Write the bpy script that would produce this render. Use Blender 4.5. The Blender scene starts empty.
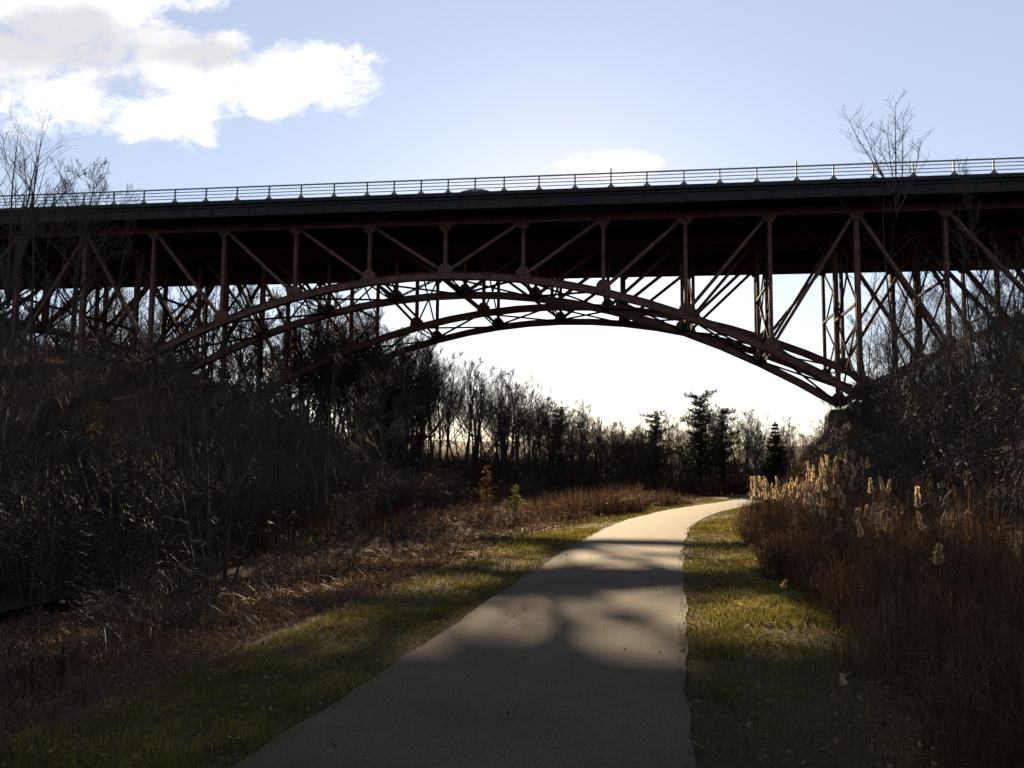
import bpy, math, random
import numpy as np
from mathutils import Vector, Matrix

scene = bpy.context.scene
COL = scene.collection
RNG = random.Random(7)
NR = np.random.default_rng(11)

# ------------------------------------------------------------------ camera
F = 900.0
EYE = 1.65
PITCH, ROLL = 0.0979, 0.0087
cam_d = bpy.data.cameras.new('camera')
cam = bpy.data.objects.new('camera', cam_d)
COL.objects.link(cam)
cam_d.sensor_width = 36.0
cam_d.lens = F / 1024 * 36.0
cam_d.clip_end = 4000
CM = Matrix.Translation((0, 0, EYE)) @ Matrix.Rotation(math.pi / 2 + PITCH, 4, 'X') @ Matrix.Rotation(ROLL, 4, 'Z')
cam.matrix_world = CM
scene.camera = cam
C3 = CM.to_3x3()


def ray(px, py):
    return (C3 @ Vector(((px - 512) / F, (384 - py) / F, -1.0))).normalized()


def at(px, py, y):
    """world point seen at that pixel, at forward distance y"""
    d = ray(px, py)
    return Vector((0, 0, EYE)) + d * (y / d.y)


# ------------------------------------------------------------------ helpers
def tag(o, label=None, cat=None, group=None, kind=None):
    if label: o['label'] = label
    if cat: o['category'] = cat
    if group: o['group'] = group
    if kind: o['kind'] = kind
    return o


def empty(name, loc=(0, 0, 0), rz=0.0, scale=1.0):
    o = bpy.data.objects.new(name, None)
    o.location = loc
    o.rotation_euler = (0, 0, rz)
    o.scale = (scale,) * 3 if not hasattr(scale, '__len__') else scale
    COL.objects.link(o)
    return o


def copy_tree(o, parent=None):
    c = o.copy()
    COL.objects.link(c)
    if parent is not None:
        c.parent = parent
    for ch in o.children:
        copy_tree(ch, c)
    return c


class MB:
    def __init__(self):
        self.v = []
        self.f = []

    def poly(self, vs, fs):
        b = len(self.v)
        self.v += [tuple(p) for p in vs]
        self.f += [tuple(i + b for i in f) for f in fs]

    def box(self, c, s, ax=None):
        c = Vector(c)
        X, Y, Z = ax if ax else (Vector((1, 0, 0)), Vector((0, 1, 0)), Vector((0, 0, 1)))
        vs = [c + X * (s[0] / 2 * i) + Y * (s[1] / 2 * j) + Z * (s[2] / 2 * k) for i in (-1, 1) for j in (-1, 1) for k in (-1, 1)]
        self.poly(vs, [(0, 1, 3, 2), (4, 6, 7, 5), (0, 4, 5, 1), (2, 3, 7, 6), (0, 2, 6, 4), (1, 5, 7, 3)])

    def beam(self, p0, p1, w, h, side):
        """rectangular bar from p0 to p1, w along 'side', h across"""
        p0, p1 = Vector(p0), Vector(p1)
        d = p1 - p0
        L = d.length
        Z = d / L
        X = (side - Z * side.dot(Z)).normalized()
        Y = Z.cross(X)
        self.box((p0 + p1) / 2, (w, h, L), (X, Y, Z))

    def hbeam(self, p0, p1, w, h, side, t=0.025):
        """built-up H section: two flange plates joined by a web"""
        p0, p1 = Vector(p0), Vector(p1)
        d = p1 - p0
        Z = d.normalized()
        X = (side - Z * side.dot(Z)).normalized()
        Y = Z.cross(X)
        L = d.length
        m = (p0 + p1) / 2
        for s in (-1, 1):
            self.box(m + X * (s * (w / 2 - t / 2)), (t, h, L), (X, Y, Z))
        self.box(m, (w - 2 * t - .002, t, L - .004), (X, Y, Z))

    def tube(self, pts, rad, n=6):
        b = len(self.v)
        m = len(pts)
        fr = None
        for i in range(m):
            d = (pts[min(i + 1, m - 1)] - pts[max(i - 1, 0)])
            if d.length < 1e-9: d = Vector((0, 0, 1))
            d = d.normalized()
            if fr is None:
                fr = d.orthogonal().normalized()
            else:
                fr = fr - d * fr.dot(d)
                if fr.length < 1e-6: fr = d.orthogonal()
                fr.normalize()
            g = d.cross(fr)
            r = rad[i]
            for k in range(n):
                a = 2 * math.pi * k / n
                q = pts[i] + fr * (r * math.cos(a)) + g * (r * math.sin(a))
                self.v.append((q.x, q.y, q.z))
        for i in range(m - 1):
            for k in range(n):
                k2 = (k + 1) % n
                self.f.append((b + i * n + k, b + i * n + k2, b + (i + 1) * n + k2, b + (i + 1) * n + k))
        self.f.append(tuple(b + (m - 1) * n + k for k in range(n)))
        self.f.append(tuple(b + k for k in reversed(range(n))))

    def mesh(self, name, mat, smooth=False):
        me = bpy.data.meshes.new(name)
        me.from_pydata(self.v, [], self.f)
        me.materials.append(mat)
        if smooth:
            me.polygons.foreach_set('use_smooth', [True] * len(me.polygons))
        me.update()
        return me

    def build(self, name, mat, parent=None, smooth=False):
        o = bpy.data.objects.new(name, self.mesh(name, mat, smooth))
        COL.objects.link(o)
        if parent is not None: o.parent = parent
        return o


def np_mesh(name, V, faces, mat, parent=None, smooth=False, attr=None):
    """V (n,3); faces: list of index arrays (m,3)/(m,4)"""
    me = bpy.data.meshes.new(name)
    V = np.ascontiguousarray(V, dtype=np.float32)
    me.vertices.add(len(V))
    me.vertices.foreach_set('co', V.ravel())
    idx = np.concatenate([f.ravel() for f in faces]).astype(np.int32)
    tot = np.concatenate([np.full(len(f), f.shape[1]) for f in faces]).astype(np.int32)
    st = np.concatenate([[0], np.cumsum(tot)[:-1]]).astype(np.int32)
    me.loops.add(len(idx))
    me.loops.foreach_set('vertex_index', idx)
    me.polygons.add(len(tot))
    me.polygons.foreach_set('loop_start', st)
    me.polygons.foreach_set('loop_total', tot)
    if smooth:
        me.polygons.foreach_set('use_smooth', np.ones(len(tot), dtype=bool))
    if attr is not None:
        a = me.attributes.new(attr[0], 'FLOAT', 'POINT')
        a.data.foreach_set('value', np.ascontiguousarray(attr[1], dtype=np.float32))
    me.materials.append(mat)
    me.update()
    me.validate()
    o = bpy.data.objects.new(name, me)
    COL.objects.link(o)
    if parent is not None: o.parent = parent
    return o


# ------------------------------------------------------------------ materials
def new_mat(name):
    m = bpy.data.materials.new(name)
    m.use_nodes = True
    nt = m.node_tree
    nt.nodes.clear()
    out = nt.nodes.new('ShaderNodeOutputMaterial')
    return m, nt, out


def ramp(nt, stops):
    r = nt.nodes.new('ShaderNodeValToRGB')
    el = r.color_ramp.elements
    while len(el) < len(stops): el.new(0.5)
    for e, (p, c) in zip(el, stops):
        e.position = p
        e.color = (c[0], c[1], c[2], 1)
    return r


def noise_mat(name, stops, scale=3.0, detail=6, rough=0.8, bump=0.0, bscale=None, spec=0.3, coord='Object', stretch=None, metal=0.0):
    m, nt, out = new_mat(name)
    N, L = nt.nodes, nt.links
    b = N.new('ShaderNodeBsdfPrincipled')
    b.inputs['Roughness'].default_value = rough
    b.inputs['Specular IOR Level'].default_value = spec
    b.inputs['Metallic'].default_value = metal
    tc = N.new('ShaderNodeTexCoord')
    vec = tc.outputs[coord]
    if stretch:
        mp = N.new('ShaderNodeMapping')
        mp.inputs['Scale'].default_value = stretch
        L.new(vec, mp.inputs[0])
        vec = mp.outputs[0]
    n = N.new('ShaderNodeTexNoise')
    n.inputs['Scale'].default_value = scale
    n.inputs['Detail'].default_value = detail
    n.inputs['Roughness'].default_value = 0.65
    L.new(vec, n.inputs['Vector'])
    r = ramp(nt, stops)
    L.new(n.outputs['Fac'], r.inputs[0])
    L.new(r.outputs[0], b.inputs['Base Color'])
    if bump:
        n2 = N.new('ShaderNodeTexNoise')
        n2.inputs['Scale'].default_value = bscale or scale * 4
        n2.inputs['Detail'].default_value = 4
        L.new(vec, n2.inputs['Vector'])
        bp = N.new('ShaderNodeBump')
        bp.inputs['Strength'].default_value = bump
        bp.inputs['Distance'].default_value = 0.03
        L.new(n2.outputs['Fac'], bp.inputs['Height'])
        L.new(bp.outputs[0], b.inputs['Normal'])
    L.new(b.outputs[0], out.inputs[0])
    return m


def leaf_mat(name, stops, scale=2.0, trans=0.5, rough=0.6, per_island=True, spec=0.2):
    """thin plant matter: diffuse + light coming through"""
    m, nt, out = new_mat(name)
    N, L = nt.nodes, nt.links
    g = N.new('ShaderNodeNewGeometry')
    n = N.new('ShaderNodeTexNoise')
    n.inputs['Scale'].default_value = scale
    n.inputs['Detail'].default_value = 4
    L.new(g.outputs['Position'], n.inputs['Vector'])
    ad = N.new('ShaderNodeMath')
    ad.operation = 'MULTIPLY_ADD'
    ad.inputs[1].default_value = 0.5
    L.new(g.outputs['Random Per Island'], ad.inputs[0])
    ml = N.new('ShaderNodeMath')
    ml.operation = 'MULTIPLY_ADD'
    ml.inputs[1].default_value = 1.2
    ml.inputs[2].default_value = -0.35
    L.new(n.outputs['Fac'], ml.inputs[0])
    L.new(ml.outputs[0], ad.inputs[2])
    r = ramp(nt, stops)
    L.new(ad.outputs[0], r.inputs[0])
    b = N.new('ShaderNodeBsdfPrincipled')
    b.inputs['Roughness'].default_value = rough
    b.inputs['Specular IOR Level'].default_value = spec
    L.new(r.outputs[0], b.inputs['Base Color'])
    t = N.new('ShaderNodeBsdfTranslucent')
    L.new(r.outputs[0], t.inputs['Color'])
    mx = N.new('ShaderNodeMixShader')
    mx.inputs[0].default_value = trans
    L.new(b.outputs[0], mx.inputs[1])
    L.new(t.outputs[0], mx.inputs[2])
    L.new(mx.outputs[0], out.inputs[0])
    return m


M = {}
M['steel'] = noise_mat('red_brown_steel_paint', [(0.3, (.018, .009, .0065)), (0.48, (.085, .034, .021)), (0.62, (.13, .052, .032)), (0.78, (.18, .085, .055))], 2.2, 7, .62, .15, 9)
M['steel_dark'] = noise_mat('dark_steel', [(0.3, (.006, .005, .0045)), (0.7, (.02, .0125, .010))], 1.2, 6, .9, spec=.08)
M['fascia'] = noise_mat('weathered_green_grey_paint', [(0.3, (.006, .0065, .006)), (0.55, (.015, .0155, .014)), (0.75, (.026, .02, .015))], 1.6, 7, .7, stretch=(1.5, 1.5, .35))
M['rail'] = noise_mat('galvanised_rail', [(0.3, (.12, .125, .12)), (0.7, (.22, .225, .21))], 3, 4, .55, metal=.3)
M['concrete'] = noise_mat('old_concrete', [(0.3, (.06, .055, .048)), (0.7, (.14, .13, .115))], 1.5, 8, .9, .3, 14)
M['road'] = noise_mat('road_asphalt', [(0.3, (.035, .035, .035)), (0.7, (.06, .06, .058))], 5, 6, .85)
M['bark'] = noise_mat('grey_brown_bark', [(0.3, (.018, .014, .011)), (0.7, (.06, .049, .038))], 4, 6, .9, .5, 22, stretch=(3, 3, .6))
M['twig'] = noise_mat('brown_twigs', [(0.3, (.018, .012, .008)), (0.7, (.06, .04, .026))], 2, 4, .8)
M['cane'] = noise_mat('red_brown_canes', [(0.3, (.014, .009, .006)), (0.7, (.048, .029, .018))], 1.5, 4, .7)
M['needle'] = leaf_mat('dark_green_needles', [(0.2, (.012, .02, .01)), (0.6, (.03, .045, .018)), (0.95, (.06, .075, .025))], 1.2, .25)
M['needle_pale'] = leaf_mat('yellow_green_needles', [(0.2, (.05, .06, .018)), (0.6, (.11, .115, .03)), (0.95, (.2, .19, .05))], 1.5, .45)
M['needle_rust'] = leaf_mat('bronze_winter_foliage', [(0.2, (.05, .028, .012)), (0.6, (.13, .07, .025)), (0.95, (.22, .14, .04))], 1.5, .4)
M['yellow_leaf'] = leaf_mat('yellowed_leaves', [(0.2, (.08, .055, .015)), (0.6, (.2, .14, .03)), (0.95, (.3, .24, .06))], 1.5, .5)
M['grass'] = leaf_mat('winter_grass', [(0.1, (.018, .017, .005)), (0.42, (.075, .07, .013)), (0.7, (.15, .125, .026)), (0.95, (.33, .25, .1))], 1.1, .62, .5, True, .3)
M['dry_grass'] = leaf_mat('dead_grass', [(0.1, (.012, .007, .004)), (0.5, (.05, .028, .015)), (0.9, (.19, .12, .065))], .8, .4)
M['reed'] = leaf_mat('dead_reed', [(0.1, (.014, .0075, .004)), (0.45, (.05, .027, .014)), (0.7, (.09, .052, .028)), (0.9, (.19, .13, .075))], .8, .5)
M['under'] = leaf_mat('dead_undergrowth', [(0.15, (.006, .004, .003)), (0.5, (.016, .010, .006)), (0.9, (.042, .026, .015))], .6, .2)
M['plume'] = leaf_mat('seed_plume', [(0.1, (.4, .29, .16)), (0.5, (.58, .45, .27)), (0.9, (.78, .66, .46))], 6, .75)
M['litter'] = leaf_mat('fallen_leaves', [(0.1, (.03, .016, .008)), (0.5, (.09, .05, .026)), (0.8, (.17, .11, .06)), (0.95, (.32, .24, .16))], 3, .3, .95, True, .05)
M['rock'] = noise_mat('grey_rock', [(0.3, (.03, .031, .033)), (0.7, (.1, .1, .1))], 1.2, 9, .85, .6, 5)


def ground_material():
    m, nt, out = new_mat('winter_ground')
    N, L = nt.nodes, nt.links
    tc = N.new('ShaderNodeTexCoord')
    a = N.new('ShaderNodeAttribute')
    a.attribute_name = 'green'
    n1 = N.new('ShaderNodeTexNoise'); n1.inputs['Scale'].default_value = 1.4; n1.inputs['Detail'].default_value = 8
    n2 = N.new('ShaderNodeTexNoise'); n2.inputs['Scale'].default_value = 26; n2.inputs['Detail'].default_value = 6; n2.inputs['Roughness'].default_value = .75
    L.new(tc.outputs['Object'], n1.inputs['Vector'])
    L.new(tc.outputs['Object'], n2.inputs['Vector'])
    soil = ramp(nt, [(0.25, (.010, .0062, .004)), (0.5, (.034, .02, .012)), (0.75, (.085, .052, .03))])
    L.new(n2.outputs['Fac'], soil.inputs[0])
    gr = ramp(nt, [(0.25, (.009, .008, .004)), (0.5, (.026, .023, .009)), (0.75, (.062, .05, .022))])
    L.new(n2.outputs['Fac'], gr.inputs[0])
    ms = N.new('ShaderNodeMath'); ms.operation = 'MULTIPLY_ADD'; ms.inputs[1].default_value = 1.1; ms.inputs[2].default_value = -.55
    L.new(n1.outputs['Fac'], ms.inputs[0])
    ad = N.new('ShaderNodeMath'); ad.operation = 'ADD'; ad.use_clamp = True
    L.new(a.outputs['Fac'], ad.inputs[0]); L.new(ms.outputs[0], ad.inputs[1])
    mx = N.new('ShaderNodeMix'); mx.data_type = 'RGBA'
    L.new(ad.outputs[0], mx.inputs['Factor']); L.new(soil.outputs[0], mx.inputs['A']); L.new(gr.outputs[0], mx.inputs['B'])
    b = N.new('ShaderNodeBsdfPrincipled')
    b.inputs['Roughness'].default_value = .95
    b.inputs['Specular IOR Level'].default_value = .1
    L.new(mx.outputs['Result'], b.inputs['Base Color'])
    bp = N.new('ShaderNodeBump'); bp.inputs['Strength'].default_value = .7; bp.inputs['Distance'].default_value = .05
    L.new(n2.outputs['Fac'], bp.inputs['Height']); L.new(bp.outputs[0], b.inputs['Normal'])
    L.new(b.outputs[0], out.inputs[0])
    return m


def path_material():
    m, nt, out = new_mat('worn_path_asphalt')
    N, L = nt.nodes, nt.links
    tc = N.new('ShaderNodeTexCoord')
    big = N.new('ShaderNodeTexNoise'); big.inputs['Scale'].default_value = .9; big.inputs['Detail'].default_value = 7
    fine = N.new('ShaderNodeTexNoise'); fine.inputs['Scale'].default_value = 70; fine.inputs['Detail'].default_value = 3; fine.inputs['Roughness'].default_value = .7
    vor = N.new('ShaderNodeTexVoronoi'); vor.inputs['Scale'].default_value = 150
    for q in (big, fine, vor): L.new(tc.outputs['Object'], q.inputs['Vector'])
    r1 = ramp(nt, [(0.3, (.031, .025, .018)), (0.7, (.05, .0405, .029))])
    L.new(big.outputs['Fac'], r1.inputs[0])
    r2 = ramp(nt, [(0.3, (.3, .3, .3)), (0.5, (1, 1, 1)), (0.72, (2.1, 2.05, 1.95))])
    L.new(fine.outputs['Fac'], r2.inputs[0])
    mx = N.new('ShaderNodeMix'); mx.data_type = 'RGBA'; mx.blend_type = 'MULTIPLY'; mx.inputs['Factor'].default_value = 1
    L.new(r1.outputs[0], mx.inputs['A']); L.new(r2.outputs[0], mx.inputs['B'])
    b = N.new('ShaderNodeBsdfPrincipled')
    b.inputs['Roughness'].default_value = .86
    b.inputs['Specular IOR Level'].default_value = .13
    L.new(mx.outputs['Result'], b.inputs['Base Color'])
    bp = N.new('ShaderNodeBump'); bp.inputs['Strength'].default_value = .55; bp.inputs['Distance'].default_value = .006
    L.new(vor.outputs['Distance'], bp.inputs['Height']); L.new(bp.outputs[0], b.inputs['Normal'])
    L.new(b.outputs[0], out.inputs[0])
    return m


def water_material():
    m, nt, out = new_mat('dark_stream_water')
    N, L = nt.nodes, nt.links
    b = N.new('ShaderNodeBsdfPrincipled')
    b.inputs['Base Color'].default_value = (.02, .022, .02, 1)
    b.inputs['Roughness'].default_value = .05
    n = N.new('ShaderNodeTexNoise'); n.inputs['Scale'].default_value = 5; n.inputs['Detail'].default_value = 4
    tc = N.new('ShaderNodeTexCoord'); L.new(tc.outputs['Object'], n.inputs['Vector'])
    bp = N.new('ShaderNodeBump'); bp.inputs['Strength'].default_value = .25; bp.inputs['Distance'].default_value = .05
    L.new(n.outputs['Fac'], bp.inputs['Height']); L.new(bp.outputs[0], b.inputs['Normal'])
    L.new(b.outputs[0], out.inputs[0])
    return m


# ------------------------------------------------------------------ path line and terrain
TH_PATH = math.atan((683 - 512) / F)
pp = [(-30, -1.25 - 30 * .19 + .03), (0, -1.22), (10, .66), (20, 2.52), (26, 3.78), (32, 5.3), (38, 7.2), (44, 9.5), (49, 11.7), (54, 13.9),
      (60, 16.2), (68, 19.4), (76, 23.2), (86, 29.5), (100, 41), (130, 70)]
_py = np.array([p[0] for p in pp], float)
_px = np.array([p[1] for p in pp], float)
_fy = np.linspace(-30, 130, 641)
_fx = np.interp(_fy, _py, _px)
for _ in range(60):
    _fx[1:-1] = (_fx[:-2] + 2 * _fx[1:-1] + _fx[2:]) / 4


def path_x(y): return np.interp(y, _fy, _fx)


_dx = np.gradient(_fx, _fy)


def path_c(y): return 1 / np.sqrt(1 + np.interp(y, _fy, _dx) ** 2)


def lat(x, y): return (x - path_x(y)) * path_c(y)


def sstep(t): t = np.clip(t, 0, 1); return t * t * (3 - 2 * t)


def wob(x, y):
    return (np.sin(x * .9 + 1.3 * np.sin(y * .35)) * np.cos(y * .8 + np.sin(x * .5)) * .5 + np.sin(x * 2.3 + y * 1.7) * .25 + np.sin(x * .31 - y * .27 + 1) * .9
            + np.sin(3.9 * x - 2.9 * y) * .12)


def ground(x, y):
    x = np.asarray(x, float); y = np.asarray(y, float)
    n = lat(x, y)
    nl = -n
    # left side: verge, swale with a stream, then the wooded bank
    dip = -1.15 * sstep((nl - 2.9) / 5.5) * (1 - .75 * sstep((y - 24) / 25))
    bank = 7.6 * sstep((nl - 14) / 19) + .06 * np.clip(nl - 24, 0, 60)
    bank = bank * (.75 + .25 * sstep((y - 10) / 30)) * (1 - .8 * sstep((y - 52) / 24))
    left = dip + bank
    # right side: verge, damp reed strip, then steep bank
    st = 4.6 - 2.3 * sstep((y - 40) / 10)
    rise = (.55 + 1.7 * sstep((y - 40) / 10) * (1 - sstep((y - 75) / 15))) * np.clip(n - st, 0, None)
    rb = 6.8 * (1 - np.exp(-rise / 6.8)) * (1 - .6 * sstep((y - 95) / 60)) - .25 * sstep((n - 2.4) / 1.2) * (1 - sstep((n - 4) / 3))
    h = np.where(n < 0, left, rb)
    h = h + 9.0 * sstep((y - 110) / 160) + 22.0 * sstep((-y - 10) / 45)  # far ridge; unseen hill behind camera, added to block low sky light
    off = np.abs(n)
    h = h + wob(x, y) * .13 * sstep((off - 2.6) / 3) + .02 * np.sin(x * 7) * np.cos(y * 6) * sstep((off - 1.5) / 1)
    far = sstep((np.hypot(x, y) - 250) / 300)
    return h * (1 - .0 * far) - .03 * sstep((off - 1.15) / .25)


def gz(x, y): return float(ground(x, y))


def axis(fine0, fine1, step, ext):
    a = list(np.arange(fine0, fine1 + 1e-6, step))
    s = step
    lo = [fine0]
    hi = [fine1]
    while hi[-1] < ext: s *= 1.18; hi.append(hi[-1] + s)
    s = step
    while lo[-1] > -ext: s *= 1.18; lo.append(lo[-1] - s)
    return np.array(lo[:0:-1] + a + hi[1:])


gx = axis(-22, 26, .4, 1500)
gy = axis(-8, 62, .4, 1500)
X, Y = np.meshgrid(gx, gy)
Z = ground(X, Y)
nn = np.abs(lat(X, Y))
green = np.clip(1.0 - sstep((nn - 1.8) / 1.2), 0, 1) * .8
V = np.stack([X.ravel(), Y.ravel(), Z.ravel()], 1)
nx = len(gx)
ny = len(gy)
ii = (np.arange(ny - 1)[:, None] * nx + np.arange(nx - 1)[None, :]).ravel()
Q = np.stack([ii, ii + 1, ii + 1 + nx, ii + nx], 1)
tag(np_mesh('ground', V, [Q], ground_material(), smooth=True, attr=('green', green.ravel())), kind='structure')

# path sheet
ys = np.arange(-8, 120, .25)
cx = path_x(ys)
cc = path_c(ys)
sn = np.interp(ys, _fy, _dx) * cc
W = []
for k, t in enumerate((-1, -.6, 0, .6, 1)):
    e = 1.24 * t + (0.014 * (np.sin(ys * .9 + k) + np.sin(ys * 2.1 + 2 * k) + .8 * np.sin(ys * 5.3 + k)) if abs(t) == 1 else 0)
    W.append(np.stack([cx + e * cc, ys - e * sn, np.full_like(ys, .012 + (.012 if abs(t) < 1 else 0))], 1))
V = np.stack(W, 1).reshape(-1, 3)
ii = (np.arange(len(ys) - 1)[:, None] * 5 + np.arange(4)[None, :]).ravel()
tag(np_mesh('path', V, [np.stack([ii, ii + 1, ii + 6, ii + 5], 1)], path_material(), smooth=True), kind='structure')

# stream in the swale at the left
ys = np.arange(4, 27, .5)
cxl = path_x(ys) - (11.2 + .5 * np.sin(ys * .4)) / path_c(ys)
wv = .8 + .3 * np.sin(ys * .7)
V = np.concatenate([np.stack([cxl - wv, ys, np.full_like(ys, -.93)], 1), np.stack([cxl + wv, ys, np.full_like(ys, -.93)], 1)])
m_ = len(ys)
i = np.arange(m_ - 1)
tag(np_mesh('stream', V, [np.stack([i, i + m_, i + m_ + 1, i + 1], 1)], water_material(), smooth=True), kind='structure')

# ------------------------------------------------------------------ the bridge
S = 1.22
TH = .1518
UX = Vector((math.cos(TH), -math.sin(TH), 0))     # along the deck, to the right
TY = Vector((math.sin(TH), math.cos(TH), 0))      # across the deck, away from the camera
UP = Vector((0, 0, 1))
PAN = 4.1863 * S
U0 = 1.8834 * S
GR = -.0039
RIB_D = [46 * S, 51.25 * S, 53.33 * S, 58.7 * S]
ARC = .0147 / S
ZTOP = 13.2741 * S


def BP(u, d, z): return UX * u + TY * d + UP * (z + GR * u + EYE)


def rib_u(i, k): return U0 + PAN * k + (.73 * S if i > 1 else 0)


CROWN = [-3, -3, -2, -2]


def rib_z(i, u):
    """arch height above the eye at u on rib i: three spans side by side"""
    zc = 10.3266 * S - (.3979 * S if i > 1 else 0)
    uc = rib_u(i, CROWN[i]) + (.126 * PAN if i > 1 else 0)
    L = 10 * PAN
    v = (u - uc + L / 2) % L - L / 2
    return zc - ARC * v * v


bridge = tag(empty('steel_arch_bridge', TY * RIB_D[0] + UP * 3.0), 'long rusty red steel deck arch bridge spanning the wooded valley above the path', 'bridge')
bridge.location = (0, 0, 0)
K0, K1 = -13, 7
# ribs
for i in range(4):
    for k0, k1 in ((K0, -8), (-8, 2), (2, K1)):
        sh = 1 if i > 1 else 0
        a, b = k0 + sh, k1 + sh
        mb = MB()
        ks = np.arange(a, b + 1e-6, .5)
        pts = []
        for k in ks:
            u = rib_u(i, k)
            pts.append(BP(u, RIB_D[i], rib_z(i, u)))
        if k0 == -8 or True:
            for p, q in zip(pts[:-1], pts[1:]):
                e = (q - p).normalized() * .02
                mb.beam(p - e, q + e, .36, .40, TY)
                n = e.normalized().cross(TY).normalized()
                for s in (-1, 1):
                    mb.beam(p + n * (s * .215) - e * .9, q + n * (s * .215) + e * .9, .50, .03, TY)
        mb.build('arch_rib', M['steel'], bridge)
# verticals with their gusset plates
for i in range(4):
    sh = 1 if i > 1 else 0
    for k in range(K0 + sh, K1 + 1 + sh):
        u = rib_u(i, k)
        zb, zt = rib_z(i, u), ZTOP
        mb = MB()
        pier = (k - sh) in (-8, 2)
        w = .30 if pier else .215
        mb.hbeam(BP(u, RIB_D[i], zb + .2), BP(u, RIB_D[i], zt - .2), .34, w, TY)
        for s in (-1, 1):
            c = BP(u, RIB_D[i] + s * .215, zb + .22)
            mb.poly([c + UX * x + UP * z for x, z in ((-.5, -.22), (.5, -.22), (.42, .3), (.2, .55), (-.2, .55), (-.42, .3))], [(0, 1, 2, 3, 4, 5)])
            c = BP(u, RIB_D[i] + s * .215, zt - .3)
            mb.poly([c + UX * x + UP * z for x, z in ((-.45, .25), (-.45, -.05), (-.17, -.4), (.17, -.4), (.45, -.05), (.45, .25))], [(0, 1, 2, 3, 4, 5)])
        mb.build('spandrel_post', M['steel'], bridge)
    # diagonals
    kc = CROWN[i]
    for k in range(K0 + sh, K1 + sh):
        um, un = rib_u(i, k), rib_u(i, k + 1)
        half = ((k + .5 - kc + 5) % 10) - 5
        ut, ub = (um, un) if half < 0 else (un, um)
        p, q = BP(ut, RIB_D[i], ZTOP - .1), BP(ub, RIB_D[i], rib_z(i, ub) + .2)
        d = (q - p).normalized()
        mb = MB()
        mb.hbeam(p + d * .25, q - d * .25, .30, .20, TY)
        mb.build('diagonal', M['steel'], bridge)
    mb = MB()
    ua, ub = rib_u(i, K0 + sh - 2), rib_u(i, K1 + sh + 2)
    mb.hbeam(BP(ua, RIB_D[i], ZTOP), BP(ub, RIB_D[i], ZTOP), .36, .5, TY, .03)
    mb.build('top_chord', M['steel'], bridge)


def lattice(mb, p, q, depth, vert, nseg, b=.05):
    """laced strut: two angles joined by zigzag bars"""
    d = q - p
    for s in (-1, 1):
        mb.beam(p + vert * (s * depth / 2), q + vert * (s * depth / 2), b * 1.6, b * 1.6, vert)
    for j in range(nseg):
        a, c = p + d * (j / nseg), p + d * ((j + 1) / nseg)
        s = 1 if j % 2 else -1
        mb.beam(a + vert * (s * depth / 2), c - vert * (s * depth / 2), b, b * .5, vert)


# cross bracing between the two ribs of each pair
for i in (0, 2):
    sh = 1 if i > 1 else 0
    for k in range(K0 + sh, K1 + 1 + sh):
        u = rib_u(i, k)
        z = rib_z(i, u)
        a, b = BP(u, RIB_D[i] + .2, z), BP(u, RIB_D[i + 1] - .2, z)
        mb = MB()
        lattice(mb, a, b, .36, UP, 10)
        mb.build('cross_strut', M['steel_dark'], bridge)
        if k < K1 + sh:
            u2 = rib_u(i, k + 1)
            z2 = rib_z(i, u2)
            c, d = BP(u2, RIB_D[i] + .2, z2), BP(u2, RIB_D[i + 1] - .2, z2)
            sl = (c - a).normalized().cross((b - a).normalized())
            mb = MB()
            lattice(mb, a, d, .22, (d - a).normalized().cross(sl).normalized(), 14, .04)
            lattice(mb, b + sl * .12, c + sl * .12, .22, (c - b).normalized().cross(sl).normalized(), 14, .04)
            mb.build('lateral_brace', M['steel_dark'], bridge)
        hgt = ZTOP - z
        if hgt > 2.2:
            mb = MB()
            n = 2 if hgt > 7 else 1
            for j in range(n):
                z0, z1 = z + .3 + (hgt - .8) * j / n, z + .3 + (hgt - .8) * (j + 1) / n
                mb.beam(BP(u, RIB_D[i] + .16, z0), BP(u, RIB_D[i + 1] - .16, z1), .10, .10, UX)
                mb.beam(BP(u + .11, RIB_D[i] + .16, z1), BP(u + .11, RIB_D[i + 1] - .16, z0), .10, .10, UX)
                if j: mb.beam(BP(u - .11, RIB_D[i] + .16, z0), BP(u - .11, RIB_D[i + 1] - .16, z0), .12, .16, UX)
            mb.build('sway_brace', M['steel_dark'], bridge)

# floor system and deck
DN, DF = RIB_D[0] - 1.55 * S, RIB_D[3] + .4 * S
ZD = 14.31 * S                  # top of the deck edge at the near side
uA, uB = rib_u(0, K0 - 2.2), rib_u(0, K1 + 2.2)
for k in range(K0 - 1, K1 + 2):
    u = rib_u(0, k)
    mb = MB()
    mb.hbeam(BP(u, DN + .25, ZTOP + .62), BP(u, DF - .25, ZTOP + .62), .70, .36, UP)
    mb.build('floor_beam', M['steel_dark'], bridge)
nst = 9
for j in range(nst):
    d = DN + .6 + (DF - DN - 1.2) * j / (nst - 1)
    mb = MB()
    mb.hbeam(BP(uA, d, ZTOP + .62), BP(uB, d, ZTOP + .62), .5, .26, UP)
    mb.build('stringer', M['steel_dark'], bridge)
mb = MB()
mb.box(BP((uA + uB) / 2, (DN + DF) / 2, ZD - .36), ((uB - uA), DF - DN - .1, .24), (Vector((UX.x, UX.y, GR)).normalized(), TY, UP))
mb.build('deck_slab', M['concrete'], bridge)
mb = MB()
mb.box(BP((uA + uB) / 2, (DN + DF) / 2, ZD - .205), ((uB - uA), DF - DN - 3.2, .06), (Vector((UX.x, UX.y, GR)).normalized(), TY, UP))
mb.build('roadway', M['road'], bridge)
AXB = (Vector((UX.x, UX.y, GR)).normalized(), TY, UP)
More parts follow.
